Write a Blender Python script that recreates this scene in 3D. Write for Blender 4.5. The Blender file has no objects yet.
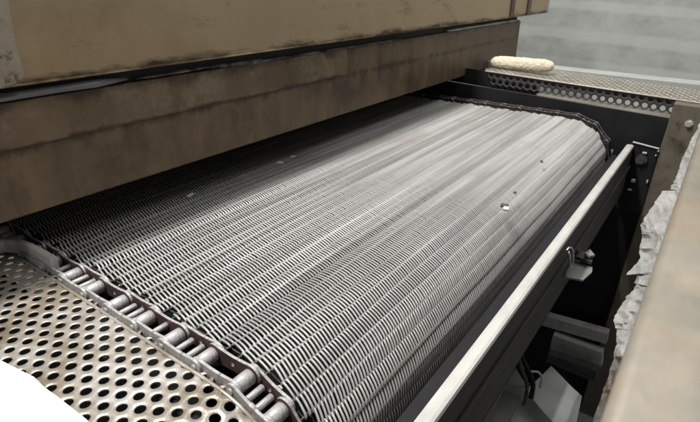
import bpy, bmesh, math, random
import numpy as np
from mathutils import Vector, Matrix, noise

random.seed(7)
rng = np.random.default_rng(7)
scene = bpy.context.scene
C = scene.collection

# ---------------------------------------------------------------- camera frame
F = 497.0
ax = np.array([400, -226.5, F]); ax /= np.linalg.norm(ax)
ay = np.array([-740, -227, F]); ay -= ax*(ax@ay); ay /= np.linalg.norm(ay)
az = -np.cross(ax, ay)
if az[1] > 0: az = -az
RM = np.array([ax, ay, az])
CAM = np.array([0, 0, 0.32])
def ray(u, v): return RM @ np.array([u-350.0, v-211.0, F])
def atz(u, v, z): d = ray(u, v); return CAM+d*((z-CAM[2])/d[2])
def aty(u, v, y): d = ray(u, v); return CAM+d*((y-CAM[1])/d[1])
def atx(u, v, x): d = ray(u, v); return CAM+d*((x-CAM[0])/d[0])

cam = bpy.data.cameras.new('camera'); co = bpy.data.objects.new('camera', cam); C.objects.link(co)
cr = RM @ np.array([1, 0, 0]); cu = RM @ np.array([0, -1, 0]); cb = RM @ np.array([0, 0, -1])
M = Matrix(((cr[0], cu[0], cb[0], CAM[0]), (cr[1], cu[1], cb[1], CAM[1]), (cr[2], cu[2], cb[2], CAM[2]), (0, 0, 0, 1)))
co.matrix_world = M
cam.sensor_width = 36; cam.lens = F/700*36; cam.clip_start = 0.01; cam.clip_end = 200
cam.dof.use_dof = True; cam.dof.focus_distance = 0.62; cam.dof.aperture_fstop = 16
scene.camera = co

# ---------------------------------------------------------------- materials
AROT = 0.0
def grime(m, bands, colr, sx=38, sz=5, thr=(.42, .62)):
    """baked-on dirt gathered along seams: bands of (height, half width), broken up by drip-shaped noise"""
    nt = m.node_tree; N = nt.nodes; L = nt.links; b = N['Principled BSDF']
    tc = N.new('ShaderNodeTexCoord'); sp = N.new('ShaderNodeSeparateXYZ'); L.new(tc.outputs['Object'], sp.inputs[0])
    mp = N.new('ShaderNodeMapping'); mp.inputs['Scale'].default_value = (sx, 10, sz); L.new(tc.outputs['Object'], mp.inputs[0])
    nz = N.new('ShaderNodeTexNoise'); nz.inputs['Scale'].default_value = 1; nz.inputs['Detail'].default_value = 9; nz.inputs['Roughness'].default_value = .7
    L.new(mp.outputs[0], nz.inputs[0])
    total = None
    for z0, hw in bands:
        d = N.new('ShaderNodeMath'); d.operation = 'SUBTRACT'; L.new(sp.outputs[2], d.inputs[0]); d.inputs[1].default_value = z0
        a = N.new('ShaderNodeMath'); a.operation = 'ABSOLUTE'; L.new(d.outputs[0], a.inputs[0])
        r = N.new('ShaderNodeMapRange'); r.inputs[1].default_value = 0; r.inputs[2].default_value = hw; r.inputs[3].default_value = .24; r.inputs[4].default_value = 0
        L.new(a.outputs[0], r.inputs[0])
        if total is None: total = r.outputs[0]
        else:
            q = N.new('ShaderNodeMath'); q.operation = 'MAXIMUM'; L.new(total, q.inputs[0]); L.new(r.outputs[0], q.inputs[1]); total = q.outputs[0]
    ad = N.new('ShaderNodeMath'); ad.operation = 'ADD'; L.new(total, ad.inputs[0]); L.new(nz.outputs[0], ad.inputs[1])
    mr = N.new('ShaderNodeMapRange'); mr.inputs[1].default_value = thr[0]+.16; mr.inputs[2].default_value = thr[1]+.16; L.new(ad.outputs[0], mr.inputs[0])
    old = b.inputs['Base Color'].links[0].from_socket
    mx = N.new('ShaderNodeMix'); mx.data_type = 'RGBA'; L.new(mr.outputs[0], mx.inputs[0]); L.new(old, mx.inputs[6]); mx.inputs[7].default_value = colr
    L.new(mx.outputs[2], b.inputs['Base Color'])
def srgb(r, g, b):
    f = lambda c: (c/12.92 if c <= .04045 else ((c+.055)/1.055)**2.4)
    return (f(r/255), f(g/255), f(b/255), 1)
def mat(name, c1, c2=None, metal=0.0, rough=0.5, rvar=0.1, scale=20, stretch=(1, 1, 1), bump=0.0, bscale=200,
        c3=None, s3=4, t3=(0.5, 0.65), spec=0.5, aniso=0):
    m = bpy.data.materials.new(name); m.use_nodes = True
    nt = m.node_tree; N = nt.nodes; L = nt.links
    b = N['Principled BSDF']
    tc = N.new('ShaderNodeTexCoord'); mp = N.new('ShaderNodeMapping'); mp.inputs['Scale'].default_value = stretch
    L.new(tc.outputs['Object'], mp.inputs['Vector'])
    nz = N.new('ShaderNodeTexNoise'); nz.inputs['Scale'].default_value = scale; nz.inputs['Detail'].default_value = 8
    nz.inputs['Roughness'].default_value = .65
    L.new(mp.outputs[0], nz.inputs['Vector'])
    rp = N.new('ShaderNodeValToRGB'); rp.color_ramp.elements[0].position = .32; rp.color_ramp.elements[1].position = .68
    rp.color_ramp.elements[0].color = c1; rp.color_ramp.elements[1].color = c2 or c1
    L.new(nz.outputs[0], rp.inputs[0]); col = rp.outputs[0]
    if c3:
        n3 = N.new('ShaderNodeTexNoise'); n3.inputs['Scale'].default_value = s3; n3.inputs['Detail'].default_value = 10
        n3.inputs['Roughness'].default_value = .7
        L.new(tc.outputs['Object'], n3.inputs['Vector'])
        r3 = N.new('ShaderNodeMapRange'); r3.inputs[1].default_value = t3[0]; r3.inputs[2].default_value = t3[1]
        L.new(n3.outputs[0], r3.inputs[0])
        mx = N.new('ShaderNodeMix'); mx.data_type = 'RGBA'
        L.new(r3.outputs[0], mx.inputs[0]); L.new(col, mx.inputs[6]); mx.inputs[7].default_value = c3
        col = mx.outputs[2]
    L.new(col, b.inputs['Base Color'])
    rr = N.new('ShaderNodeMapRange'); rr.inputs[1].default_value = .3; rr.inputs[2].default_value = .7
    rr.inputs[3].default_value = max(0.03, rough-rvar); rr.inputs[4].default_value = min(1, rough+rvar)
    L.new(nz.outputs[0], rr.inputs[0]); L.new(rr.outputs[0], b.inputs['Roughness'])
    b.inputs['Metallic'].default_value = metal
    b.inputs['Specular IOR Level'].default_value = spec
    if aniso:
        b.inputs['Anisotropic'].default_value = aniso; b.inputs['Anisotropic Rotation'].default_value = AROT
        tn = N.new('ShaderNodeTangent'); tn.direction_type = 'RADIAL'; tn.axis = 'Z'; L.new(tn.outputs[0], b.inputs['Tangent'])
    if bump:
        n2 = N.new('ShaderNodeTexNoise'); n2.inputs['Scale'].default_value = bscale; n2.inputs['Detail'].default_value = 5
        L.new(mp.outputs[0], n2.inputs['Vector'])
        bp = N.new('ShaderNodeBump'); bp.inputs['Strength'].default_value = bump; bp.inputs['Distance'].default_value = .002
        L.new(n2.outputs[0], bp.inputs['Height']); L.new(bp.outputs[0], b.inputs['Normal'])
    return m

MW = mat('wire_steel', (.16, .16, .155, 1), (.47, .465, .45, 1), metal=.18, rough=.56, rvar=.08, scale=9, stretch=(.12, 4, 1), c3=(.22, .20, .18, 1), s3=5, t3=(.52, .8))
MROD = mat('rod_steel', (.10, .10, .10, 1), (.18, .18, .17, 1), metal=.5, rough=.4)
MSHADE = mat('shaded_underside', (.012, .012, .012, 1), (.03, .029, .028, 1), rough=.6)  # shade in the slots between wires, put into a dark underside colour
MCH = mat('chain_steel', (.24, .232, .23, 1), (.44, .43, .43, 1), metal=.3, rough=.5, scale=60, bump=.3, bscale=300, c3=(.10, .075, .065, 1), s3=55, t3=(.52, .68))
MRUST = mat('oiled_brown_steel', (.07, .042, .04, 1), (.12, .075, .07, 1), metal=.3, rough=.45, scale=50)
MPERF = mat('worn_perforated_steel', (.16, .135, .10, 1), (.27, .235, .185, 1), metal=.4, rough=.4, scale=14, c3=(.44, .43, .41, 1), s3=9, t3=(.46, .66), bump=.05)
MHOOD = mat('brown_heat_tinted_steel', (.56, .43, .28, 1), (.64, .50, .335, 1), metal=.7, rough=.30, rvar=.04, scale=4, stretch=(1, 1, .35), aniso=.9,
            c3=(.34, .23, .14, 1), s3=2.6, t3=(.5, .8), bump=.04, bscale=160)
grime(MHOOD, [(.220, .012)], (.12, .085, .055, 1), 9, 30)
MSKIRT = mat('stained_brown_steel', (.100, .067, .041, 1), (.185, .132, .082, 1), metal=.4, rough=.45, rvar=.1, scale=11, stretch=(2.2, 1, .8),
             c3=(.055, .036, .026, 1), s3=7, t3=(.5, .72), bump=.3, bscale=60)
grime(MSKIRT, [(.145, .012), (.199, .016)], (.065, .043, .027, 1), 30, 6)
MOVER = mat('overlap_steel', (.115, .080, .050, 1), (.20, .145, .093, 1), metal=.4, rough=.45, scale=9, c3=(.30, .25, .18, 1), s3=12, t3=(.5, .75), bump=.3, bscale=60)
grime(MOVER, [(.1475, .006), (.199, .018)], (.065, .043, .027, 1), 16, 12)
MTRIM = mat('grey_trim', (.10, .10, .11, 1), (.30, .30, .30, 1), metal=.6, rough=.35, scale=30, c3=(.02, .02, .02, 1), s3=25, t3=(.48, .6))
MGAP = mat('gap_black', (.008, .008, .009, 1), (.016, .015, .015, 1), rough=.7)  # even near-black for the gap between the hood boxes
MBLACK = mat('black_painted_steel', (.006, .006, .007, 1), (.013, .012, .013, 1), rough=.6, scale=12, bump=.1, spec=.25)
MDARK = mat('dark_grey_steel', (.035, .034, .036, 1), (.075, .073, .074, 1), metal=.3, rough=.5, scale=18, stretch=(.4, 1, 3), bump=.1)
MRAIL = mat('white_rail', (.36, .355, .34, 1), (.46, .455, .43, 1), rough=.42, scale=60, stretch=(.3, 1, 1), c3=(.5, .48, .44, 1), s3=40, t3=(.6, .8))
MPOST = mat('brown_grey_post', (.10, .085, .066, 1), (.16, .135, .105, 1), metal=.3, rough=.5, scale=16, c3=(.03, .022, .016, 1), s3=20, t3=(.55, .7), bump=.1)
MFOIL = mat('crumpled_foil', (.26, .257, .24, 1), (.36, .355, .34, 1), metal=.1, rough=.6, scale=25, bump=.3, bscale=70, c3=(.24, .21, .18, 1), s3=30, t3=(.58, .72))
MBEAM = mat('cream_cover', (.12, .122, .105, 1), (.24, .205, .16, 1), metal=.1, rough=.5, scale=13, stretch=(1, 1.5, 1), c3=(.185, .14, .09, 1), s3=9, t3=(.45, .75), bump=.08)
MSHELF = mat('shelf_steel', (.30, .27, .225, 1), (.42, .385, .33, 1), metal=.3, rough=.4, scale=25, c3=(.3, .25, .2, 1), s3=30, t3=(.6, .75))
MROLL = mat('cream_fleece', (.54, .47, .34, 1), (.72, .66, .53, 1), rough=.95, scale=70, bump=.9, bscale=160, c3=(.36, .29, .18, 1), s3=75, t3=(.55, .72))
MWALL = mat('mottled_wall', (.33, .34, .31, 1), (.46, .47, .44, 1), rough=.5, scale=11, stretch=(1, .6, 1.3), c3=(.50, .515, .48, 1), s3=6, t3=(.42, .68), bump=.1)
MBAND = mat('pale_band', (.47, .485, .46, 1), (.56, .575, .55, 1), rough=.5, scale=5, c3=(.42, .43, .40, 1), s3=4, t3=(.45, .7))
MSHEET = mat('grey_sheet', (.36, .36, .35, 1), (.46, .46, .45, 1), metal=.2, rough=.5, scale=14, c3=(.18, .17, .16, 1), s3=16, t3=(.55, .7))
MWASHOUT = mat('washout_white', (.93, .93, .93, 1), (.95, .95, .95, 1), rough=.8)  # plain white for the washed-out area beyond the cover
MFLOOR = mat('concrete', (.16, .16, .15, 1), (.24, .235, .22, 1), rough=.8, scale=3)
MCHIP = mat('chip', (.45, .44, .42, 1), (.6, .6, .58, 1), metal=.3, rough=.45)
MCHIPD = mat('chip_dark', (.02, .02, .02, 1), (.05, .05, .05, 1), rough=.5)
MBOLT = mat('bolt_steel', (.5, .5, .48, 1), (.65, .65, .62, 1), metal=.6, rough=.3)

# ---------------------------------------------------------------- helpers
def link(name, me, parent=None, smooth=False):
    o = bpy.data.objects.new(name, me); C.objects.link(o)
    if parent: o.parent = parent
    if smooth:
        me.polygons.foreach_set('use_smooth', [True]*len(me.polygons))
    return o
def tag(o, label, cat, group=None, kind=None):
    if label: o['label'] = label
    if cat: o['category'] = cat
    if group: o['group'] = group
    if kind: o['kind'] = kind
    return o
def empty(name, label, cat, loc=(0, 0, 0), group=None):
    # kept at the thing's base; children carry world coordinates through the inverse
    o = bpy.data.objects.new(name, None); C.objects.link(o); o.location = loc; o.empty_display_size = .02
    return tag(o, label, cat, group)
def mesh_from(V, Fc, mats):
    me = bpy.data.meshes.new('m')
    V = np.asarray(V, dtype=np.float32); Fc = np.asarray(Fc, dtype=np.int32)
    k = Fc.shape[1]
    me.vertices.add(len(V)); me.vertices.foreach_set('co', V.ravel())
    me.loops.add(Fc.size); me.loops.foreach_set('vertex_index', Fc.ravel())
    me.polygons.add(len(Fc)); me.polygons.foreach_set('loop_start', np.arange(len(Fc), dtype=np.int32)*k)
    me.update(calc_edges=True); me.validate()
    for m in (mats if isinstance(mats, (list, tuple)) else [mats]): me.materials.append(m)
    return me
def par(o, p):
    o.parent = p
    o.matrix_parent_inverse = Matrix.Translation(-Vector(p.location)) if p.type == 'EMPTY' else Matrix.Identity(4)
    return o
def from_bm(name, bm, m, parent=None, smooth=False):
    bmesh.ops.recalc_face_normals(bm, faces=bm.faces)
    me = bpy.data.meshes.new(name); bm.to_mesh(me); bm.free()
    for q in (m if isinstance(m, (list, tuple)) else [m]): me.materials.append(q)
    o = link(name, me, None, smooth)
    if parent: par(o, parent)
    return o
def add_box(bm, x0, x1, y0, y1, z0, z1, bev=0, seg=2):
    t = bmesh.new()
    r = bmesh.ops.create_cube(t, size=1)
    for v in t.verts:
        v.co = Vector(((x0+x1)/2+v.co.x*(x1-x0), (y0+y1)/2+v.co.y*(y1-y0), (z0+z1)/2+v.co.z*(z1-z0)))
    if bev: bmesh.ops.bevel(t, geom=t.edges[:], offset=bev, segments=seg, affect='EDGES', profile=.5)
    me = bpy.data.meshes.new('t'); t.to_mesh(me); t.free(); bm.from_mesh(me); bpy.data.meshes.remove(me)
def box(name, x0, x1, y0, y1, z0, z1, m, parent=None, bev=.002):
    bm = bmesh.new(); add_box(bm, x0, x1, y0, y1, z0, z1, bev); return from_bm(name, bm, m, parent)
def tube(bm, pts, r, n=8, cap=True):
    pts = [Vector(p) for p in pts]; rings = []
    up = Vector((0, 0, 1))
    for i, p in enumerate(pts):
        t = (pts[min(i+1, len(pts)-1)]-pts[max(i-1, 0)]).normalized()
        a = t.cross(up)
        if a.length < .05: a = t.cross(Vector((0, 1, 0)))
        a.normalize(); b = t.cross(a)
        rad = r[i] if isinstance(r, (list, tuple)) else r
        rings.append([bm.verts.new(p+(a*math.cos(2*math.pi*k/n)+b*math.sin(2*math.pi*k/n))*rad) for k in range(n)])
    for q, w in zip(rings, rings[1:]):
        for k in range(n): bm.faces.new((q[k], q[(k+1) % n], w[(k+1) % n], w[k]))
    if cap: bm.faces.new(rings[0]); bm.faces.new(rings[-1])
def slab(name, pts, th, m, parent=None, n=(0, 0, 1), sub=0, amp=0, nsc=20):
    """flat polygon of real thickness, optionally crumpled"""
    bm = bmesh.new(); vs = [bm.verts.new(Vector(p)) for p in pts]; bm.faces.new(vs)
    n = Vector(n)
    if sub:
        bmesh.ops.triangulate(bm, faces=bm.faces[:])
        for _ in range(sub): bmesh.ops.subdivide_edges(bm, edges=bm.edges[:], cuts=1, use_grid_fill=True)
        for v in bm.verts:
            v.co += n*amp*noise.noise(v.co*nsc)
    top = bm.faces[:]
    r = bmesh.ops.extrude_face_region(bm, geom=top)
    for g in r['geom']:
        if isinstance(g, bmesh.types.BMVert): g.co -= n*th
    return from_bm(name, bm, m, parent)
def prism_x(name_bm, prof, x0, x1, midx=0):
    """profile in (y,z) extruded along x"""
    bm = name_bm
    a = [bm.verts.new((x0, y, z)) for y, z in prof]; b = [bm.verts.new((x1, y, z)) for y, z in prof]
    k = len(prof)
    f0 = bm.faces.new(a); f1 = bm.faces.new(b[::-1])
    side = [bm.faces.new((a[i], b[i], b[(i+1) % k], a[(i+1) % k])) for i in range(k)]
    return f0, f1, side

# ---------------------------------------------------------------- belt path
P = 0.0508; RC = 0.1035; YC, ZC = 0.2925, -0.1035
J = [(0.2853+P*k, 0.0) for k in range(13, 0, -1)]
for a in (4, 32.4, 60.8, 89.2): J.append((YC-RC*math.sin(math.radians(a)), ZC+RC*math.cos(math.radians(a))))
for k in range(1, 5): J.append((J[16][0]+.001*k, J[16][1]-P*k))
J = np.array(J)
def jp(s):
    """position on the jointed chain line, s in links"""
    i = int(min(max(math.floor(s), 0), len(J)-2)); t = s-i
    return J[i]*(1-t)+J[i+1]*t
def smooth_path(s, off=0):
    """arclength s (0 at y=.9457) on rounded nose"""
    flat = 0.9457-YC
    if s < flat: return (0.9457-s, 0+off)
    a = (s-flat)/RC
    if a < math.pi/2: return (YC-(RC+off)*math.sin(a), ZC+(RC+off)*math.cos(a))
    return (YC-RC-off, ZC-(s-flat-RC*math.pi/2))

belt = empty('conveyor_belt', 'bright woven wire mesh conveyor belt curving down over the nose behind the white rail', 'conveyor belt', (.8, .3, -.1))

# wire spirals: one mesh
NR = 3*(len(J)-1)
rod = []
for i in range(NR+1):
    y, z = jp(i/3)
    j = rng.normal(0, .0007)
    rod.append((y+rng.normal(0, .0003), z+j))
rod = np.array(rod)
# mid-link belt rides slightly proud, as slack mesh does
nrm = np.zeros_like(rod)
for i in range(NR+1):
    a = rod[max(i-1, 0)]; b = rod[min(i+1, NR)]
    t = b-a; t = t/np.linalg.norm(t); nn = np.array([t[1], -t[0]])
    if nn[1] < 0 and i < 45: nn = -nn
    nrm[i] = nn if (nn @ (rod[i]-np.array([YC+.2, ZC-.3]))) > 0 else -nn
bul = {0: 0.0, 1: .0016, 2: .0012}
for i in range(NR+1): rod[i] += nrm[i]*(bul[i % 3]*.35 if i < 39 else [0, .0034, .0010][i % 3])
X0, X1 = 0.2360, 1.372
PW = 0.0048
turn = np.array([(-1, 0, 0), (-.88, .74, .05), (-.5, 1.0, .19), (0, 1.12, .38), (.5, 1.0, .57), (.88, .74, .71), (1, 0, .76), (.8, -.8, .82), (0, -1, .88), (-.8, -.8, .94)])
VV = []; FF = []; MI = []; base = 0
KS = 6
ang = np.arange(KS)*2*math.pi/KS
WR = .00120
off = 0.0
NT = int((X1-X0)/PW)
for i in range(NR):
    if i < 3: off += 1.26; continue
    a = rod[i]; b = rod[i+1]; mid = (a+b)/2; u = (b-a); Ls = np.linalg.norm(u); u = u/Ls
    w = nrm[i]+nrm[i+1]; w = w-u*(w@u); w /= np.linalg.norm(w)
    A = Ls/2+.0013; B = .0026*(1+rng.normal(0, .06))
    xend = X1-[0.004, 0.0, 0.008][i % 3]
    nt = NT-1
    T = np.tile(turn, (nt, 1)); tn = np.repeat(np.arange(nt), len(turn))
    xs = xend-PW*(tn+T[:, 2]+(off % 1))
    # slow wander, so that rows are not ruler-straight
    wob = .0005*np.sin(xs*7+i*.9)+.0004*np.sin(xs*23+i*1.7)
    jit = rng.normal(0, .00012, nt)[tn]
    uu = T[:, 0]*A+wob+jit; tilt = rng.normal(0, .05); ww = T[:, 1]*B+tilt*uu+.0006*np.sin(xs*5+i*.6)
    keep = xs > X0
    pts = np.stack([xs+jit, mid[0]+u[0]*uu+w[0]*ww, mid[1]+u[1]*uu+w[1]*ww], 1)[keep]
    tg = np.gradient(pts, axis=0); tg /= np.linalg.norm(tg, axis=1)[:, None]
    n1 = np.cross(tg, np.array([1., 0, 0])); n1 /= np.linalg.norm(n1, axis=1)[:, None]
    n2 = np.cross(tg, n1)
    ring = pts[:, None, :]+WR*(np.cos(ang)[None, :, None]*n1[:, None, :]+np.sin(ang)[None, :, None]*n2[:, None, :])
    n = len(pts); VV.append(ring.reshape(-1, 3))
    r0 = (np.arange(n-1)*KS)[:, None]; k = np.arange(KS)[None, :]; k2 = (k+1) % KS
    fc = np.stack([r0+k, r0+k2, r0+KS+k2, r0+KS+k], 2).reshape(-1, 4)+base
    FF.append(fc); base += n*KS
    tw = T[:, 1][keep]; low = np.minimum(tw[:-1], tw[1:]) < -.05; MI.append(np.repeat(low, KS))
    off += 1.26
me = mesh_from(np.concatenate(VV), np.concatenate(FF), [MW, MSHADE])
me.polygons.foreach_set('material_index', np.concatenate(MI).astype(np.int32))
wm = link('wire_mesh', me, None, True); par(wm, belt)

# straight cross rods
bm = bmesh.new(); tube(bm, [(X0-.004, 0, 0), (X1+.012, 0, 0)], .0011, 8)
rod0 = from_bm('cross_rod', bm, MROD, None, True)
for i in range(3, NR+1):
    o = rod0 if i == 3 else rod0.copy()
    if i > 3: C.objects.link(o)
    o.parent = belt; o.matrix_parent_inverse = Matrix.Translation(-Vector(belt.location))
    o.location = (0, rod[i][0], rod[i][1])

# ---------------------------------------------------------------- chains
def plate_mesh(th, h=.0165, hole=False):
    """side plate lying in yz, from joint at 0 to joint at +P along local y; outer edge worn bright, faces brown"""
    bm = bmesh.new(); n = 10; prof = []
    r = h/2
    for k in range(n+1):
        a = math.pi/2+math.pi*k/n; prof.append((r*math.cos(a), r*math.sin(a)))
    for t in (.25, .5, .75): prof.append((P*t, -r*(.80 if t == .5 else .86)))
    for k in range(n+1):
        a = -math.pi/2+math.pi*k/n; prof.append((P+r*math.cos(a), r*math.sin(a)))
    for t in (.75, .5, .25): prof.append((P*t, r*(.80 if t == .5 else .86)))
    k = len(prof)
    hp = [(P/2+.0026*math.cos(2*math.pi*j/k+2.2), .0026*math.sin(2*math.pi*j/k+2.2)) for j in range(k)]
    for s, x in ((0, -th/2), (1, th/2)):
        pass
    O = [[bm.verts.new((x, y, z)) for y, z in prof] for x in (-th/2, th/2)]
    I = [[bm.verts.new((x, y, z)) for y, z in hp] for x in (-th/2, th/2)] if hole else None
    for i in range(k):
        j = (i+1) % k
        f = bm.faces.new((O[0][i], O[1][i], O[1][j], O[0][j])); f.material_index = 0
    if hole:
        for q in (0, 1):
            pairs = bmesh.ops.bridge_loops  # ring fill by nearest angle
        order = sorted(range(k), key=lambda j: math.atan2(hp[j][1], hp[j][0]-P/2))
        oo = sorted(range(k), key=lambda j: math.atan2(prof[j][1], prof[j][0]-P/2))
        for q in (0, 1):
            for t in range(k):
                t2 = (t+1) % k
                f = bm.faces.new((O[q][oo[t]], O[q][oo[t2]], I[q][order[t2]], I[q][order[t]])); f.material_index = 1
        for t in range(k):
            t2 = (t+1) % k
            bm.faces.new((I[0][order[t]], I[0][order[t2]], I[1][order[t2]], I[1][order[t]])).material_index = 0
    else:
        for q in (0, 1): bm.faces.new(O[q]).material_index = 1
    bmesh.ops.recalc_face_normals(bm, faces=bm.faces)
    me = bpy.data.meshes.new('link_plate'); bm.to_mesh(me); bm.free()
    return me
pm_in = plate_mesh(.0028, .0205, True); pm_in.materials.append(MCH); pm_in.materials.append(MRUST)
MCHBLACK = mat('near_black_chain', (.012, .010, .010, 1), (.03, .025, .024, 1), rough=.5, scale=50)  # far chain rollers and plate faces set near black
pm_far = plate_mesh(.0028, .0165, False); pm_far.materials.append(MCH); pm_far.materials.append(MCHBLACK)
pm_out = plate_mesh(.0028, .0165, False); pm_out.materials.append(MCH); pm_out.materials.append(MCH)
def cyl_mesh(name, r, x0, x1, m, n=20, bev=.0008):
    bm = bmesh.new()
    pr = [(x0, r-bev), (x0+bev, r), (x1-bev, r), (x1, r-bev)]
    rg = [[bm.verts.new((x, q*math.cos(2*math.pi*k/n), q*math.sin(2*math.pi*k/n))) for k in range(n)] for x, q in pr]
    for a, b in zip(rg, rg[1:]):
        for k in range(n): bm.faces.new((a[k], a[(k+1) % n], b[(k+1) % n], b[k])).smooth = True
    bm.faces.new(rg[0]); bm.faces.new(rg[-1]); bmesh.ops.recalc_face_normals(bm, faces=bm.faces)
    me = bpy.data.meshes.new(name); bm.to_mesh(me); bm.free(); me.materials.append(m); return me
m_roll = cyl_mesh('roller', .0076, -.0088, .0088, MCH)
m_rollf = cyl_mesh('roller', .0078, -.0088, .0088, MCHBLACK)
m_bush = cyl_mesh('pin', .0036, -.0162, .0162, MCH)
m_small = cyl_mesh('pin', .0034, -.0096, .0096, MCH, 12)
def chain(xc, sgn, phase):
    """sgn=+1: the belt lies at larger x. One mesh carries the retaining strip; links are its children"""
    bm = bmesh.new(); prev = None      # continuous wear strip the links ride on, between chain and mesh
    for i in range(2, len(J)):
        t = (J[min(i+1, len(J)-1)]-J[i-1]); t = t/np.linalg.norm(t); nn = np.array([t[1], -t[0]])
        if nn[0]*(J[i][0]-YC-.3) + nn[1]*(J[i][1]-ZC+.2) < 0: nn = -nn
        c = J[i]; x = xc+sgn*.0178
        ring = [bm.verts.new((x-.0008, *(c-nn*.010))), bm.verts.new((x+.0008, *(c-nn*.010))), bm.verts.new((x+.0008, *(c-nn*.003))), bm.verts.new((x-.0008, *(c-nn*.003)))]
        if prev:
            for k in range(4): bm.faces.new((prev[k], prev[(k+1) % 4], ring[(k+1) % 4], ring[k]))
        prev = ring
    dc = from_bm('drive_chain', bm, MRUST, belt)
    JJ = J.copy(); JJ[:14, 0] += phase
    if sgn > 0: JJ[:13, 0] = JJ[13, 0]+(JJ[:13, 0]-JJ[13, 0])*.975
    for i in range(2, len(J)):
        y, z = JJ[i]
        o = bpy.data.objects.new('roller', m_roll if sgn > 0 else m_rollf); C.objects.link(o); o.parent = dc; o.location = (xc, y, z)
        o = bpy.data.objects.new('pin', m_bush if sgn > 0 else m_small); C.objects.link(o); o.parent = dc; o.location = (xc, y, z)
        if i < len(J)-1:
            y2, z2 = JJ[i+1]; a = math.atan2(z2-z, y2-y)
            outer = i % 2
            for side in (-1, 1):
                inner_side = (side == sgn)
                x = xc+side*(.0135 if outer else .0105)
                o = bpy.data.objects.new('link_plate', pm_far if sgn < 0 else (pm_in if inner_side else pm_out)); C.objects.link(o); o.parent = dc
                o.location = (x, y, z); o.rotation_euler = (a, 0, 0)
                o.scale = (1, math.hypot(y2-y, z2-z)/P, 1)
            ts = [(.5,), (.34, .66), (), (.36, .64)][(i+2) % 4]
            for t in ts:
                o = bpy.data.objects.new('pin', m_small); C.objects.link(o); o.parent = dc
                o.location = (xc, y*(1-t)+y2*t, z*(1-t)+z2*t)
    return dc
chain(.2170, 1, -.0095)
chain(1.4045, -1, 0)

# ---------------------------------------------------------------- things under the belt
bm = bmesh.new(); tube(bm, [(X0, YC, ZC), (X1, YC, ZC)], .088, 48); o = from_bm('added_dark_drum', bm, MBLACK, None, False)  # added drum, black so the nose mesh gaps stay dark
tag(o, 'added dark drum that keeps the mesh gaps black in the curved front end of the belt', 'roller')
o = box('added_dark_bed', X0, X1, .36, 1.3, -.05, -.012, MBLACK, bev=.002)  # added bed, black so the flat mesh gaps stay dark
tag(o, 'added black bed that keeps the mesh gaps dark under the flat run of the belt', 'added bed')
o = box('side_plate', .175, .186, .12, 1.4, -.5, -.03, MBLACK)
tag(o, 'black side plate below the near drive chain and perforated cover', 'side plate')
fp = box('side_plate', 1.440, 1.450, .08, 1.5, -.50, .036, MBLACK)
for v in fp.data.vertices:
    if v.co.z > 0: v.co.z = .0638+(v.co.y-.0688)*math.tan(math.radians(2.65))-.0455
tag(fp, 'black side plate behind the far drive chain under the perforated shelf', 'side plate')

# ---------------------------------------------------------------- oven hood
hood = empty('oven_hood', 'large brown heat stained steel hood over the back of the mesh belt', 'hood', (.8, .9, .07))
YF = .64
box('upper_box', -.7, 2.2, YF-.014, 1.05, .216, .46, MHOOD, hood, .004)
bm = bmesh.new(); add_box(bm, -.7, 1.925, YF, 1.7, .064, .200, .002)
from_bm('lower_skirt', bm, MSKIRT, hood)
box('recess', -.7, 1.90, YF+.006, 1.0, .2005, .2155, MGAP, hood, 0)
o = box('overlap_sheet', -.7, .86, YF-.0025, YF-.0002, .147, .199, MOVER, hood, .0006)
MLIPS = mat('blue_grey_lip', (.14, .145, .155, 1), (.24, .24, .25, 1), metal=.6, rough=.35, scale=18, stretch=(.3, 1, 1))
# light lips along the gap, dented and broken up
def lip(xa, xb, zc, h, y0, seed, th=.003):
    bm = bmesh.new(); n = max(6, int((xb-xa)/.02)); prev = None
    for i in range(n+1):
        x = xa+(xb-xa)*i/n; nz_ = noise.noise(Vector((x*9, seed, 0)))
        z = zc+nz_*(.0018 if seed > 1 else .0006); hh = h*((.6 if seed > 1 else .95)+(.4 if seed > 1 else .1)*abs(noise.noise(Vector((x*14, seed+5, 0))))*2)
        tap = min(1, min(i, n-i)/2+.25); hh *= tap
        ring = [bm.verts.new((x, y0-th, z-hh/2)), bm.verts.new((x, y0-th*1.4, z)), bm.verts.new((x, y0-th*.6, z+hh/2)), bm.verts.new((x, y0+.004, z+hh/2)), bm.verts.new((x, y0+.004, z-hh/2))]
        if prev:
            for k in range(5): bm.faces.new((prev[k], prev[(k+1) % 5], ring[(k+1) % 5], ring[k]))
        else: bm.faces.new(ring)
        prev = ring
    bm.faces.new(prev)
    return bm
from_bm('trim_strip', lip(-.4, .365, .2065, .0085, YF-.003, 1, .006), MLIPS, hood)
from_bm('trim_strip', lip(.38, .62, .204, .0045, YF, 2), MTRIM, hood)
from_bm('trim_strip', lip(.50, 1.10, .2015, .004, YF, 3), MTRIM, hood)
from_bm('trim_strip', lip(1.32, 1.90, .2035, .008, YF, 4), MSHEET, hood)
for x in (1.76, 1.93): box('seam_strip', x, x+.035, YF-.018, YF-.0142, .219, .455, MSKIRT, hood, .0012)
# raised rounded corner plate at the left
pr = []
for (u, v) in [(-60, -40), (4, -40), (9, 5), (13, 30), (19, 55), (24, 72), (22, 79), (14, 84), (0, 88), (-60, 97)]:
    p = aty(u, v, YF-.024); pr.append(p)
slab('corner_plate', pr, .009, mat('scuffed_corner', (.30, .25, .19, 1), (.40, .35, .28, 1), metal=.4, rough=.4, scale=40, c3=(.09, .065, .045, 1), s3=45, t3=(.52, .62)), hood, n=(0, -1, 0))

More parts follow.
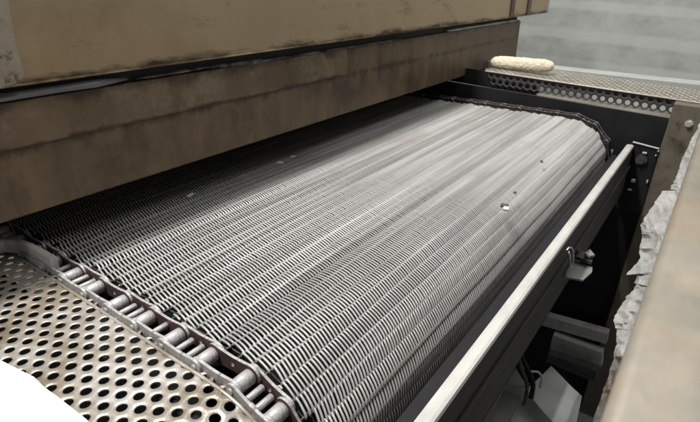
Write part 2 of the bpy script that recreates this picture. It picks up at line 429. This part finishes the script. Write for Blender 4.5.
# ---------------------------------------------------------------- perforated sheets
def perf(fmap, a0, a1, b0, b1, d, r, anchor, th, m, name, parent, skip=None, n=12, off_n=None):
    """triangular hole lattice with pitch d along a; fmap(a,b,depth)->xyz"""
    V = []; Q = []; base = 0; rowh = d*math.sqrt(3)/2
    j0 = int(math.floor((b0-anchor[1])/rowh)); j1 = int(math.ceil((b1-anchor[1])/rowh))
    out = []
    for k in range(12):
        if k % 2 == 0: rr = d/math.sqrt(3)
        else: rr = d/2
        an = math.radians(30+30*k); out.append((rr*math.cos(an), rr*math.sin(an)))
    inn = [(math.cos(math.radians(30+30*k)), math.sin(math.radians(30+30*k))) for k in range(12)]
    for j in range(j0, j1+1):
        b = anchor[1]+j*rowh
        i0 = int(math.floor((a0-anchor[0])/d))-1; i1 = int(math.ceil((a1-anchor[0])/d))+1
        for i in range(i0, i1+1):
            a = anchor[0]+i*d+(d/2 if j % 2 else 0)
            if a < a0 or a > a1 or b < b0 or b > b1: continue
            if skip and skip(a, b): continue
            rr = r*(1+random.uniform(-.05, .04)); da = random.uniform(-.0002, .0002)
            for (x, y) in out: V.append(fmap(a+x, b+y, 0))
            for (x, y) in inn: V.append(fmap(a+x*rr*1.06+da, b+y*rr*1.06, 0))
            for (x, y) in inn: V.append(fmap(a+x*rr+da, b+y*rr, .0004))
            for (x, y) in inn: V.append(fmap(a+x*rr+da, b+y*rr, th))
            for (x, y) in out: V.append(fmap(a+x, b+y, th))
            for L_ in range(4):
                for k in range(12):
                    k2 = (k+1) % 12
                    Q.append((base+L_*12+k, base+L_*12+k2, base+(L_+1)*12+k2, base+(L_+1)*12+k))
            base += 60
    me = mesh_from(V, Q, m)
    o = link(name, me); 
    bm = bmesh.new(); bm.from_mesh(me); bmesh.ops.remove_doubles(bm, verts=bm.verts, dist=.00005); bmesh.ops.recalc_face_normals(bm, faces=bm.faces); bm.to_mesh(me); bm.free()
    if parent: par(o, parent)
    return o

cov = empty('perforated_cover', 'worn perforated steel cover beside the near drive chain', 'cover', (.15, .45, -.02))
def cmap(a, b, dp):
    # b = arclength towards nose (grows as y shrinks)
    s = b; y, z = smooth_path(s, -.0015-dp)
    # gentle fall away from chain and a little denting
    z += .0007*noise.noise(Vector((a*14, b*9, 1)))
    return (a, y, z)
S_of = lambda y: 0.9457-y
perf(cmap, .060, .2065, .02, .84, .0161, .0048, (.1854, S_of(.4758)), .0015, MPERF, 'perforated_sheet', cov)
# rolled edge along the chain, covering half of the last hole row
bm = bmesh.new(); prev = None
for i in range(60):
    s = .02+.80*i/59
    ring = []
    for (x, h) in [(.1975, -.0013), (.1985, -.0004), (.2000, -.0002), (.2013, -.0010), (.2020, -.0030), (.2022, -.012), (.2014, -.012), (.2010, -.0040), (.1995, -.0024), (.1975, -.0022)]:
        y, z = smooth_path(s, h); ring.append(bm.verts.new((x+.0006*noise.noise(Vector((s*20, 3, 0))), y, z)))
    if prev:
        for k in range(len(ring)): bm.faces.new((prev[k], prev[(k+1) % len(ring)], ring[(k+1) % len(ring)], ring[k]))
    prev = ring
from_bm('rolled_edge', bm, MPERF, cov, True)

# guide bar with a turned-down end
gb = [(.02, .70, .019), (.15, .702, .020), (.182, .705, .020), (.196, .700, .020), (.205, .683, .020), (.2085, .66, .020), (.2100, .63, .020), (.2105, .600, .020)]
bm = bmesh.new(); prev = None
for i, p in enumerate(gb):
    p = Vector(p); a = Vector(gb[max(i-1, 0)]); b = Vector(gb[min(i+1, len(gb)-1)]); t = (b-a); t.z = 0; t.normalize()
    sd = Vector((-t.y, t.x, 0)); ring = []
    for (q, h) in [(-.0042, -.018), (-.0042, -.0015), (-.0028, 0), (.0028, 0), (.0042, -.0015), (.0042, -.018)]:
        ring.append(bm.verts.new(p+sd*q+Vector((0, 0, h))))
    if prev:
        for k in range(6): bm.faces.new((prev[k], prev[(k+1) % 6], ring[(k+1) % 6], ring[k]))
    else: bm.faces.new(ring)
    prev = ring
bm.faces.new(prev)
o = from_bm('guide_bar', bm, mat('dull_grey_bar', (.42, .41, .39, 1), (.52, .50, .48, 1), metal=.3, rough=.45, scale=40))
tag(o, 'bent grey guide bar at the upper corner of the perforated cover beside the chain', 'guide bar')

# added white sheet standing for the washed-out area past the cover edge
pts = [atz(u, v, .0015) for u, v in [(-120, 300), (-30, 345), (0, 360), (18, 369), (34, 377), (44, 387), (58, 397), (72, 408), (86, 419), (96, 430), (20, 520), (-200, 520)]]
o = slab('washout_sheet', pts, .0008, MWASHOUT)
tag(o, 'added plain white sheet standing for the washed out area past the perforated cover edge', 'sheet')

# ---------------------------------------------------------------- far perforated shelf
MLEDGE = mat('grey_ledge', (.30, .31, .295, 1), (.38, .39, .37, 1), rough=.5, scale=12)
MLIP = mat('shaded_lip', (.022, .02, .018, 1), (.05, .045, .04, 1), rough=.55, scale=30)  # shadow on the shelf lip is put into its dark colour
sh = empty('perforated_shelf', 'perforated steel shelf with a punched front lip along the far side of the belt', 'shelf', (1.53, .35, .03))
SL = math.tan(math.radians(2.65))
def szof(y): return .0638+(y-.0688)*SL
D2 = .0205
def smap(a, b, dp): return (b, a, szof(a)-dp)
perf(smap, -.25, .575, 1.462, 1.64, D2, .0082, (.07, 1.472), .0015, MSHELF, 'top_sheet', sh)
def lmap(a, b, dp): return (1.460+dp, a, szof(a)-b)
perf(lmap, -.2, .56, .006, .036, D2*.98, .0064, (.07, .0095), .0015, MLIP, 'front_lip', sh)
bm = bmesh.new()
L0, L1 = .075, .41
vs = []
for y in (L0, L1):
    z = szof(y)-.0445
    vs.append([bm.verts.new(q) for q in ((1.452, y, z), (1.452, y, z+.0035), (1.49, y, z+.0035), (1.49, y, z))])
bm.faces.new(vs[0]); bm.faces.new(vs[1][::-1])
for k in range(4): bm.faces.new((vs[0][k], vs[1][k], vs[1][(k+1) % 4], vs[0][(k+1) % 4]))
from_bm('bottom_flange', bm, MSHELF, sh)
bm = bmesh.new(); tube(bm, [(1.457, -.25, szof(-.25)-.0005), (1.457, .57, szof(.57)-.0005)], .0022, 8); from_bm('front_edge', bm, MSHELF, sh)
box('back_ledge', 1.655, 1.72, -.4, 1.6, .02, .074, MLEDGE, sh, .002).rotation_euler = (math.radians(1.2), 0, 0)

bm = bmesh.new(); add_box(bm, 1.475, 1.480, .412, 1.3, 0, .04, 0)  # added black fill that makes the lip holes look dark
for v in bm.verts: v.co.z = szof(v.co.y)-(.004 if v.co.z > .02 else .050)
from_bm('black_fill', bm, MBLACK, sh)
bm = bmesh.new(); add_box(bm, 1.475, 1.480, .07, .4115, 0, .04, 0)
for v in bm.verts: v.co.z = szof(v.co.y)-(.004 if v.co.z > .02 else .0235)
from_bm('black_fill', bm, MBLACK, sh)
# fuzzy roll on the shelf
A = atx(496, 67, 1.53); B = atx(547, 71.5, 1.53)
bm = bmesh.new(); n = 120; m_ = 72; prev = None
Av = Vector(A); Bv = Vector(B); dv = (Bv-Av); ln = dv.length; dn = dv.normalized()
s1 = dn.cross(Vector((0, 0, 1))).normalized(); s2 = s1.cross(dn)
rad0 = .0185
for i in range(n+1):
    t = -1+2*i/n; e = (1-abs(t)**7)**.5 if abs(t) < 1 else 0
    c = (Av+Bv)/2+dn*t*(ln/2+.018)
    ring = []
    for k in range(m_):
        a = 2*math.pi*k/m_; d = s1*math.cos(a)+s2*math.sin(a)
        q = c+d*rad0*max(e, .02)
        ring.append(bm.verts.new(q+d*(.0010*noise.noise(q*60)+.0012*noise.noise(q*190)+.0008*noise.noise(q*420))*e))
    if prev:
        for k in range(m_): bm.faces.new((prev[k], prev[(k+1) % m_], ring[(k+1) % m_], ring[k]))
    else: bm.faces.new(ring)
    prev = ring
bm.faces.new(prev)
roll = from_bm('fleece_roll', bm, MROLL, None, True)
tag(roll, 'cream fuzzy roll lying on the far perforated shelf at the hood corner', 'roll')
# drop it until it rests on the shelf
low = min(v.co.z-szof(v.co.y) for v in roll.data.vertices); roll.location.z -= low
a = atx(512, 58, 1.70); b = atx(545, 63.5, 1.70)
bm = bmesh.new(); add_box(bm, 1.69, 1.70, b[1], a[1], .086, .102, .0015)
add_box(bm, 1.69, 1.70, b[1], b[1]+.012, .074, .087, .001); add_box(bm, 1.69, 1.70, a[1]-.012, a[1], .074, .087, .001)
tag(from_bm('flat_bar', bm, MDARK), 'short dark metal bar just behind the cream roll', 'bar')

# ---------------------------------------------------------------- wall beyond
wl = box('wall', 3.0, 3.05, -4, 5, -.95, 2.2, MWALL, None, 0)
tag(wl, 'mottled grey green wall with soft pale horizontal bands beyond the machine', 'wall')
def wz(v, u=600): p = atx(u, v, 3.0); return p[2]-p[1]*math.tan(math.radians(3.0))
nt = MWALL.node_tree; N = nt.nodes; L = nt.links
tc = N.new('ShaderNodeTexCoord'); sp = N.new('ShaderNodeSeparateXYZ'); L.new(tc.outputs['Object'], sp.inputs[0])
ml = N.new('ShaderNodeMath'); ml.operation = 'MULTIPLY'; ml.inputs[1].default_value = -math.tan(math.radians(3.0)); L.new(sp.outputs[1], ml.inputs[0])
ad = N.new('ShaderNodeMath'); ad.operation = 'ADD'; L.new(ml.outputs[0], ad.inputs[0]); L.new(sp.outputs[2], ad.inputs[1])
nz = N.new('ShaderNodeTexNoise'); nz.inputs['Scale'].default_value = 5; L.new(tc.outputs['Object'], nz.inputs[0])
na = N.new('ShaderNodeMath'); na.operation = 'MULTIPLY_ADD'; na.inputs[1].default_value = .03; L.new(nz.outputs[0], na.inputs[0]); L.new(ad.outputs[0], na.inputs[2])
mr = N.new('ShaderNodeMapRange'); lo = wz(90); hi = wz(-60); mr.inputs[1].default_value = lo+.015; mr.inputs[2].default_value = hi+.015; L.new(na.outputs[0], mr.inputs[0])
rp = N.new('ShaderNodeValToRGB'); rp.color_ramp.interpolation = 'EASE'; L.new(mr.outputs[0], rp.inputs[0])
els = [(0, 1)]
for (v0, v1) in [(-48, -40), (-22, -14), (2, 11), (32, 43), (62, 82)][::-1]:
    f = lambda v: (wz(v)-lo)/(hi-lo)
    a_, b_ = f(v1), f(v0); els += [(a_-.012, 0), (a_+.012, 1), (b_-.012, 1), (b_+.012, 0)]
cr_ = rp.color_ramp; cr_.elements[0].position = els[0][0]; cr_.elements[0].color = (1, 1, 1, 1); cr_.elements[1].position = 1; cr_.elements[1].color = (0, 0, 0, 1)
for p_, v_ in els[1:]:
    e = cr_.elements.new(min(max(p_, 0), 1)); e.color = (v_, v_, v_, 1)
b = N['Principled BSDF']; old = b.inputs['Base Color'].links[0].from_socket
fc = N.new('ShaderNodeMath'); fc.operation = 'MULTIPLY'; fc.inputs[1].default_value = .55; L.new(rp.outputs[0], fc.inputs[0])
mx = N.new('ShaderNodeMix'); mx.data_type = 'RGBA'; L.new(fc.outputs[0], mx.inputs[0]); L.new(old, mx.inputs[6]); mx.inputs[7].default_value = (.56, .575, .55, 1)
L.new(mx.outputs[2], b.inputs['Base Color'])

bm = bmesh.new(); add_box(bm, -8, 8, -8, 8, -1.0, -.95)
tag(from_bm('floor', bm, MFLOOR), 'grey concrete floor under the machine', 'floor', kind='structure')

# ---------------------------------------------------------------- nose rail, channel and end plate
nr = empty('nose_rail', 'straight white rail running along the front of the mesh belt nose', 'rail', (.8, .14, -.1))
box('rail_bar', .12, 1.409,   .1365, .1545, -.060, -.050, MRAIL, nr, .0046)
bm = bmesh.new()
add_box(bm, .12, 1.408, .1375, .1415, -.185, -.0602, .001)
add_box(bm, .12, 1.408, .1375, .150, -.185, -.181, .001)
add_box(bm, .12, 1.408, .133, .138, -.112, -.104, .001)
from_bm('channel', bm, mat('dark_channel', (.018, .018, .019, 1), (.045, .044, .044, 1), metal=.2, rough=.55, scale=18, stretch=(.4, 1, 3), bump=.1), nr)
box('scraper_plate', .2, 1.40, .1547, .181, -.086, -.082, MBLACK, nr, .001)
def ep(u, v): p = atx(u, v, 1.412); return (1.412, p[1], p[2])
pe = [ep(*q) for q in [(631, 142), (659, 149), (656, 160), (640, 215), (612, 205)]]
endp = slab('end_plate', pe, .006, MBLACK, nr, n=(-1, 0, 0))
bm = bmesh.new()
p, q = Vector(ep(633, 142.2)), Vector(ep(659, 149))
tube(bm, [p+Vector((-.002, 0, .001)), q+Vector((-.002, 0, .001)), q+Vector((-.002, 0, -.006))], .0022, 6); from_bm('edge_strip', bm, MRAIL, nr)
for (u, v, r, ln_) in [(641.5, 159.5, .009, .007)]:
    bm = bmesh.new(); c = Vector(ep(u, v)); tube(bm, [c+Vector((-.006-ln_, 0, 0)), c], r, 6)
    tube(bm, [c+Vector((-.0075, 0, 0)), c], r*1.5, 20); b_ = from_bm('bolt', bm, MDARK, nr)
for (u, v, w, h) in [(645, 152.5, .005, .0022), (633.5, 180, .005, .0045), (647.5, 181, .002, .004), (630, 189, .005, .002), (656, 155, .0016, .0016)]:
    c = ep(u, v); box('bolt', 1.404, 1.411, c[1]-w, c[1]+w, c[2]-h, c[2]+h, MBOLT, nr, .0009)
# light steel tab beside the far chain
slab('chain_tab', [atx(u, v, 1.425) for u, v in [(606, 148), (613, 150), (611, 158), (606, 160)]], .003, MSHEET, nr, n=(-1, 0, 0))

# ---------------------------------------------------------------- post
post = empty('frame_post', 'brown grey upright steel post at the far corner beside the rail end', 'post', (1.45, .05, -.95))
bm = bmesh.new(); add_box(bm, 1.418, 1.456, -.03, .078, -.95, .062, .003)
for v in bm.verts: v.co.y += (.03-v.co.z)*.032
for v in bm.verts:
    if v.co.z > 0: v.co.z = min(v.co.z, szof(v.co.y)-.003)
from_bm('upright', bm, MPOST, post)
bm = bmesh.new(); c = atx(689, 124, 1.415); tube(bm, [(1.408, c[1], c[2]), (1.418, c[1], c[2])], .0065, 6); tube(bm, [(1.4155, c[1], c[2]), (1.418, c[1], c[2])], .009, 16)
from_bm('bolt', bm, MBOLT, post)

# ---------------------------------------------------------------- front beam (near, cream) and torn foil
bm = bmesh.new()
zt = .19; r = .006; prof = []
for k in range(9):
    a = math.pi*k/16; prof.append((.0046-r+r*math.cos(a), zt-r+r*math.sin(a)))
prof += [(-.30, zt-.002), (-.30, -.05), (.0046-.006, -.05), (.0046-.003, 0.0)]
f = prism_x(bm, prof, -.35, .96)
beam = from_bm('front_beam', bm, MBEAM); tag(beam, 'blurred cream stained metal cover filling the right corner in front of the pit', 'cover')
for p_ in beam.data.polygons: p_.use_smooth = len(p_.vertices) == 4

def foil(name, left, right, y0, amp, label, seed):
    xv = lambda v: .50+(1.34-.50)*max(0, (360-v)/242)**1.3
    bm = bmesh.new(); n = 60; m_ = 14
    def samp(L_, t):
        f_ = t*(len(L_)-1); i = min(int(f_), len(L_)-2); g = f_-i
        return (L_[i][0]*(1-g)+L_[i+1][0]*g, L_[i][1]*(1-g)+L_[i+1][1]*g)
    grid = []
    for i in range(n+1):
        row = []
        l = samp(left, i/n); r_ = samp(right, i/n)
        l = (l[0]+1.8*noise.noise(Vector((i*.35, seed, 0)))+.9*noise.noise(Vector((i*1.3, seed, 3))), l[1])
        for j in range(m_+1):
            u = l[0]+(r_[0]-l[0])*j/m_; v = l[1]+(r_[1]-l[1])*j/m_
            p = Vector(atx(u, v, xv(v)))
            q = Vector((u*.045, v*.045, seed))
            k = amp*(noise.noise(q*.7)*1.6+1.0*abs(noise.noise(q*1.9))-.35+.15*abs(noise.noise(q*5.1)))
            p = Vector(atx(u, v, xv(v)+k*3-j*.004)); row.append(bm.verts.new(p))
        grid.append(row)
    for i in range(n):
        for j in range(m_): bm.faces.new((grid[i][j], grid[i][j+1], grid[i+1][j+1], grid[i+1][j]))
    fs = bm.faces[:]
    rr = bmesh.ops.extrude_face_region(bm, geom=fs)
    for g in rr['geom']:
        if isinstance(g, bmesh.types.BMVert): g.co.x += .0008
    return tag(from_bm(name, bm, MFOIL), label, 'foil sheet')
foil('foil_sheet', [(703, 118), (690, 142), (681, 162), (676, 178), (670, 189)], [(712, 118), (706, 142), (699, 160), (693, 178), (690, 192)], .030, .005,
     'narrow strip of pale foil hanging beside the upright post near its top bolt', 1)
foil('foil_sheet', [(662, 191), (655, 203), (644, 218), (641, 226), (642, 238), (639, 249), (641, 258), (632, 268), (626, 275), (634, 275), (639, 272), (634, 283)],
     [(692, 190), (688, 200), (683, 215), (679, 226), (676, 238), (672, 249), (669, 258), (666, 264), (663, 270), (662, 273), (661, 276), (655, 288)], .022, .010,
     'wide crumpled pale foil sheet with a torn pointed corner beside the cream cover', 3)
foil('foil_sheet', [(640, 277), (633, 290), (625, 299), (619, 309), (613, 320), (617, 332), (616, 345), (613, 357), (616, 358)],
     [(662, 272), (656, 285), (650, 299), (646, 309), (641, 322), (637, 334), (632, 345), (628, 356), (627, 360)], .016, .008,
     'lower ragged piece of pale foil nearest the bottom of the pit', 6)
# rusty folded edge under the foil
bm = bmesh.new()
for k, (uv0, uv1, y0) in enumerate([((617, 350), (590, 430), .012)]):
    prev = None
    for i in range(25):
        t = i/24; u = uv0[0]+(uv1[0]-uv0[0])*t; v = uv0[1]+(uv1[1]-uv0[1])*t
        a = Vector(atx(u+random.uniform(-1, 1), v, .47)); b = Vector(atx(u+24, v, .45))
        ring = [bm.verts.new(a), bm.verts.new(a+Vector((.004, 0, 0))), bm.verts.new(b+Vector((.004, 0, 0))), bm.verts.new(b)]
        if prev:
            for q in range(4): bm.faces.new((prev[q], prev[(q+1) % 4], ring[(q+1) % 4], ring[q]))
        else: bm.faces.new(ring)
        prev = ring
    bm.faces.new(prev)
tag(from_bm('wall_lining', bm, mat('rusty_lining', (.09, .075, .06, 1), (.34, .33, .31, 1), metal=.3, rough=.6, scale=30, c3=(.16, .08, .035, 1), s3=50, t3=(.5, .6))),
    'rust speckled folded metal lining at the bottom edge of the cream cover', 'lining')

# ---------------------------------------------------------------- pit contents
for k, (uv, xx, lab) in enumerate([
        ([(541, 315), (608, 334), (606, 344), (537, 324)], 1.38, 'upper grey cross bar low in the pit'),
        ([(553, 335), (602, 353), (601, 367), (550, 349)], 1.36, 'middle grey cross bar low in the pit'),
        ([(548, 354), (597, 371), (595, 382), (546, 362)], 1.30, 'lowest dark cross bar low in the pit')]):
    o = slab('cross_bar', [atx(u, v, xx) for u, v in uv], .03, MDARK if k == 2 else MSHEET, n=(-1, 0, 0)); tag(o, lab, 'cross bar')
def sheet(uvz, lab, m=MSHEET, th=.0015, amp=.006):
    o = slab('metal_sheet', [atz(*q) for q in uvz], th, m, sub=3, amp=amp, nsc=14); return tag(o, lab, 'sheet')
MSH2 = mat('pale_sheet', (.44, .44, .43, 1), (.52, .52, .51, 1), metal=.1, rough=.5, scale=12, c3=(.3, .29, .28, 1), s3=14, t3=(.6, .75))
sheet([(551, 366, -.42), (582, 396, -.42), (576, 425, -.42), (553, 421, -.42), (526, 391, -.42)], 'grey square metal sheet with a raised corner at the bottom of the pit')
sheet([(527, 392, -.46), (556, 421, -.46), (560, 440, -.46), (503, 440, -.46), (512, 418, -.46)], 'pale metal sheet at the very bottom of the pit under the square sheet', MSH2)
sheet([(514, 366, -.38), (527, 386, -.38), (509, 420, -.38), (504, 440, -.38), (476, 440, -.38), (494, 412, -.38)], 'dull grey metal sheet beside the dark channel of the white rail', mat('dull_sheet', (.18, .18, .175, 1), (.25, .25, .245, 1), metal=.3, rough=.5, scale=10))
box('pit_wall', 1.45, 1.46, -.02, 1.2, -.95, -.501, MBLACK); tag(bpy.data.objects['pit_wall'], 'dark wall behind the cross bars of the pit', 'wall')
cl = [[(520, 352, -.30), (524, 362, -.32), (529, 372, -.33), (533, 384, -.35), (531, 398, -.38)],
      [(518, 356, -.30), (522, 370, -.32), (526, 380, -.34), (527, 392, -.36), (524, 404, -.40)],
      [(522, 366, -.33), (530, 371, -.34), (538, 372, -.36), (542, 378, -.38), (540, 388, -.40)]]
for k, pts in enumerate(cl):
    P3 = [Vector(atz(*p)) for p in pts]; S_ = []
    for i in range(len(P3)-1):
        p0 = P3[max(i-1, 0)]; p1 = P3[i]; p2 = P3[i+1]; p3 = P3[min(i+2, len(P3)-1)]
        for t in np.linspace(0, 1, 6, endpoint=(i == len(P3)-2)):
            S_.append(.5*((2*p1)+(p2-p0)*t+(2*p0-5*p1+4*p2-p3)*t*t+(3*p1-p0-3*p2+p3)*t**3))
    bm = bmesh.new(); tube(bm, S_, [.0045, .0035, .0022][k], 8)
    o = from_bm('cable', bm, [MBLACK, MDARK, MSHEET][k], None, True)
    tag(o, ['thick black cable hanging beside the grey sheets in the pit', 'dark grey cable curving down next to the thick black one', 'thin light grey wire looping over the top of the sheets in the pit'][k], 'cable')

# bracket hanging beyond the rail
MDUST = mat('dusty_bracket', (.16, .16, .155, 1), (.24, .24, .23, 1), metal=.3, rough=.5, scale=30)
br = empty('hanging_bracket', 'small grey bracket flap hanging on a chain hook beyond the white rail', 'bracket', tuple(atz(575, 262, -.14)))
slab('flap', [atz(u, v, -.14) for u, v in [(566, 263), (575, 261), (592.5, 267), (592, 272), (583, 280), (577, 279), (566, 277)]], .003, MDUST, br)
slab('arm', [atz(u, v, -.12) for u, v in [(571, 245), (581, 244), (579, 250), (571, 249)]], .004, MDUST, br)
slab('arm', [atz(u, v, -.12) for u, v in [(590, 249), (595, 255), (590, 256), (584, 253)]], .004, MDUST, br)
slab('arm', [atz(u, v, -.128) for u, v in [(577, 249), (593, 256), (592, 262), (575, 256)]], .006, MDARK, br)
bm = bmesh.new(); tube(bm, [Vector(aty(u, v, .124)) for u, v in [(567, 250), (569, 247.5), (572, 248), (573.5, 252), (573.5, 258), (573, 264), (571.5, 267.5), (570, 266), (570.5, 258), (569, 252)]], .0013, 8)
from_bm('hook', bm, MBOLT, br, True)

# ---------------------------------------------------------------- bits lying on the belt
def chip(u, v, z, w, l, h, rz, m, lab):
    p = atz(u, v, z); bm = bmesh.new(); add_box(bm, -w/2, w/2, -l/2, l/2, 0, h, h*.3)
    for q in bm.verts: q.co += Vector((0, 0, .3*h*math.sin(q.co.x*500)))+Vector((noise.noise(q.co*300), noise.noise(q.co*300+Vector((9, 0, 0))), 0))*w*.12
    o = from_bm('metal_chip', bm, m); o.location = p; o.rotation_euler = (0, 0, rz); tag(o, lab, 'chip')
chip(190, 196, .0045, .016, .006, .003, .5, MCHIP, 'flat grey chip lying in the shade on the left part of the belt')
chip(280, 163.5, .0045, .004, .013, .003, .5, MCHIP, 'small light sliver on the shaded belt, left one of a close pair')
chip(293, 157, .0045, .004, .010, .002, .9, MCHIP, 'small light sliver on the shaded belt, right one of a close pair')
chip(506, 210, .004, .007, .010, .004, .2, MSHEET, 'light curled chip on the bright right part of the belt')
chip(504.5, 206.5, .0045, .006, .012, .003, .4, MCHIPD, 'dark curled sliver touching the light curled chip on the bright belt')
chip(515, 193, .0045, .004, .005, .002, .4, MCHIPD, 'tiny dark speck above the curled chips on the bright belt')
chip(541.5, 162, .0045, .008, .005, .002, .4, MCHIPD, 'tiny dark speck on the belt toward the far chain')

for o in C.objects:
    g = {'chip': 'small chips lying on the belt', 'cross bar': 'cross bars low in the pit', 'foil sheet': 'torn foil sheets beside the cream cover',
         'cable': 'cables in the pit'}.get(o.get('category'))
    if g: o['group'] = g
    if o.name.startswith('metal_sheet'): o['group'] = 'loose metal sheets in the pit'

# ---------------------------------------------------------------- light
w = bpy.data.worlds.new('World'); scene.world = w; w.use_nodes = True
bg = w.node_tree.nodes['Background']; bg.inputs[0].default_value = (.93, .97, 1, 1); bg.inputs[1].default_value = .085
def area(loc, tgt, sx, sy, power, col):
    l = bpy.data.lights.new('ceiling_and_fill_lamp', 'AREA'); l.shape = 'RECTANGLE'; l.size = sx; l.size_y = sy; l.energy = power; l.color = col
    o = bpy.data.objects.new('ceiling_and_fill_lamp', l); C.objects.link(o); o.location = loc
    d = Vector(tgt)-Vector(loc); o.rotation_euler = d.to_track_quat('-Z', 'Y').to_euler(); return o
area((.0, .785, 2.0), (.0, .785, 0), 1.5, .14, 62, (1, .98, .95))
area((1.0, -.75, 2.5), (.9, .6, .1), .25, 1.2, 8, (1, .97, .92))  # added front fill lamp for the hood face
area((2.2, -.75, 2.5), (1.2, .6, .1), .25, 1.2, 5, (1, .97, .92))  # second added front fill lamp, farther along the hood
for lx, e in ((1.54, 4), (3.2, 4.5), (4.6, 5)): area((lx, -2.5, 1.1), (lx*.55, .64, .3), .16, 1.5, e, (1, .97, .92))  # added unseen upright lamps in front, for vertical glow on the hood
area((-1.1, .5, 1.1), (.15, .5, 0), .5, .5, 5, (1, .99, .97))  # added unseen fill from the left, brightens the perforated cover
area((2.6, .4, 1.6), (3.0, .5, -.2), .3, 2.4, 10, (.97, 1, .98))  # added unseen lamp that brightens the wall beyond

scene.view_settings.view_transform = 'Standard'; scene.view_settings.look = 'None'
scene.view_settings.exposure = 0.65; scene.view_settings.gamma = 1
scene.render.resolution_x = 1024; scene.render.resolution_y = 617
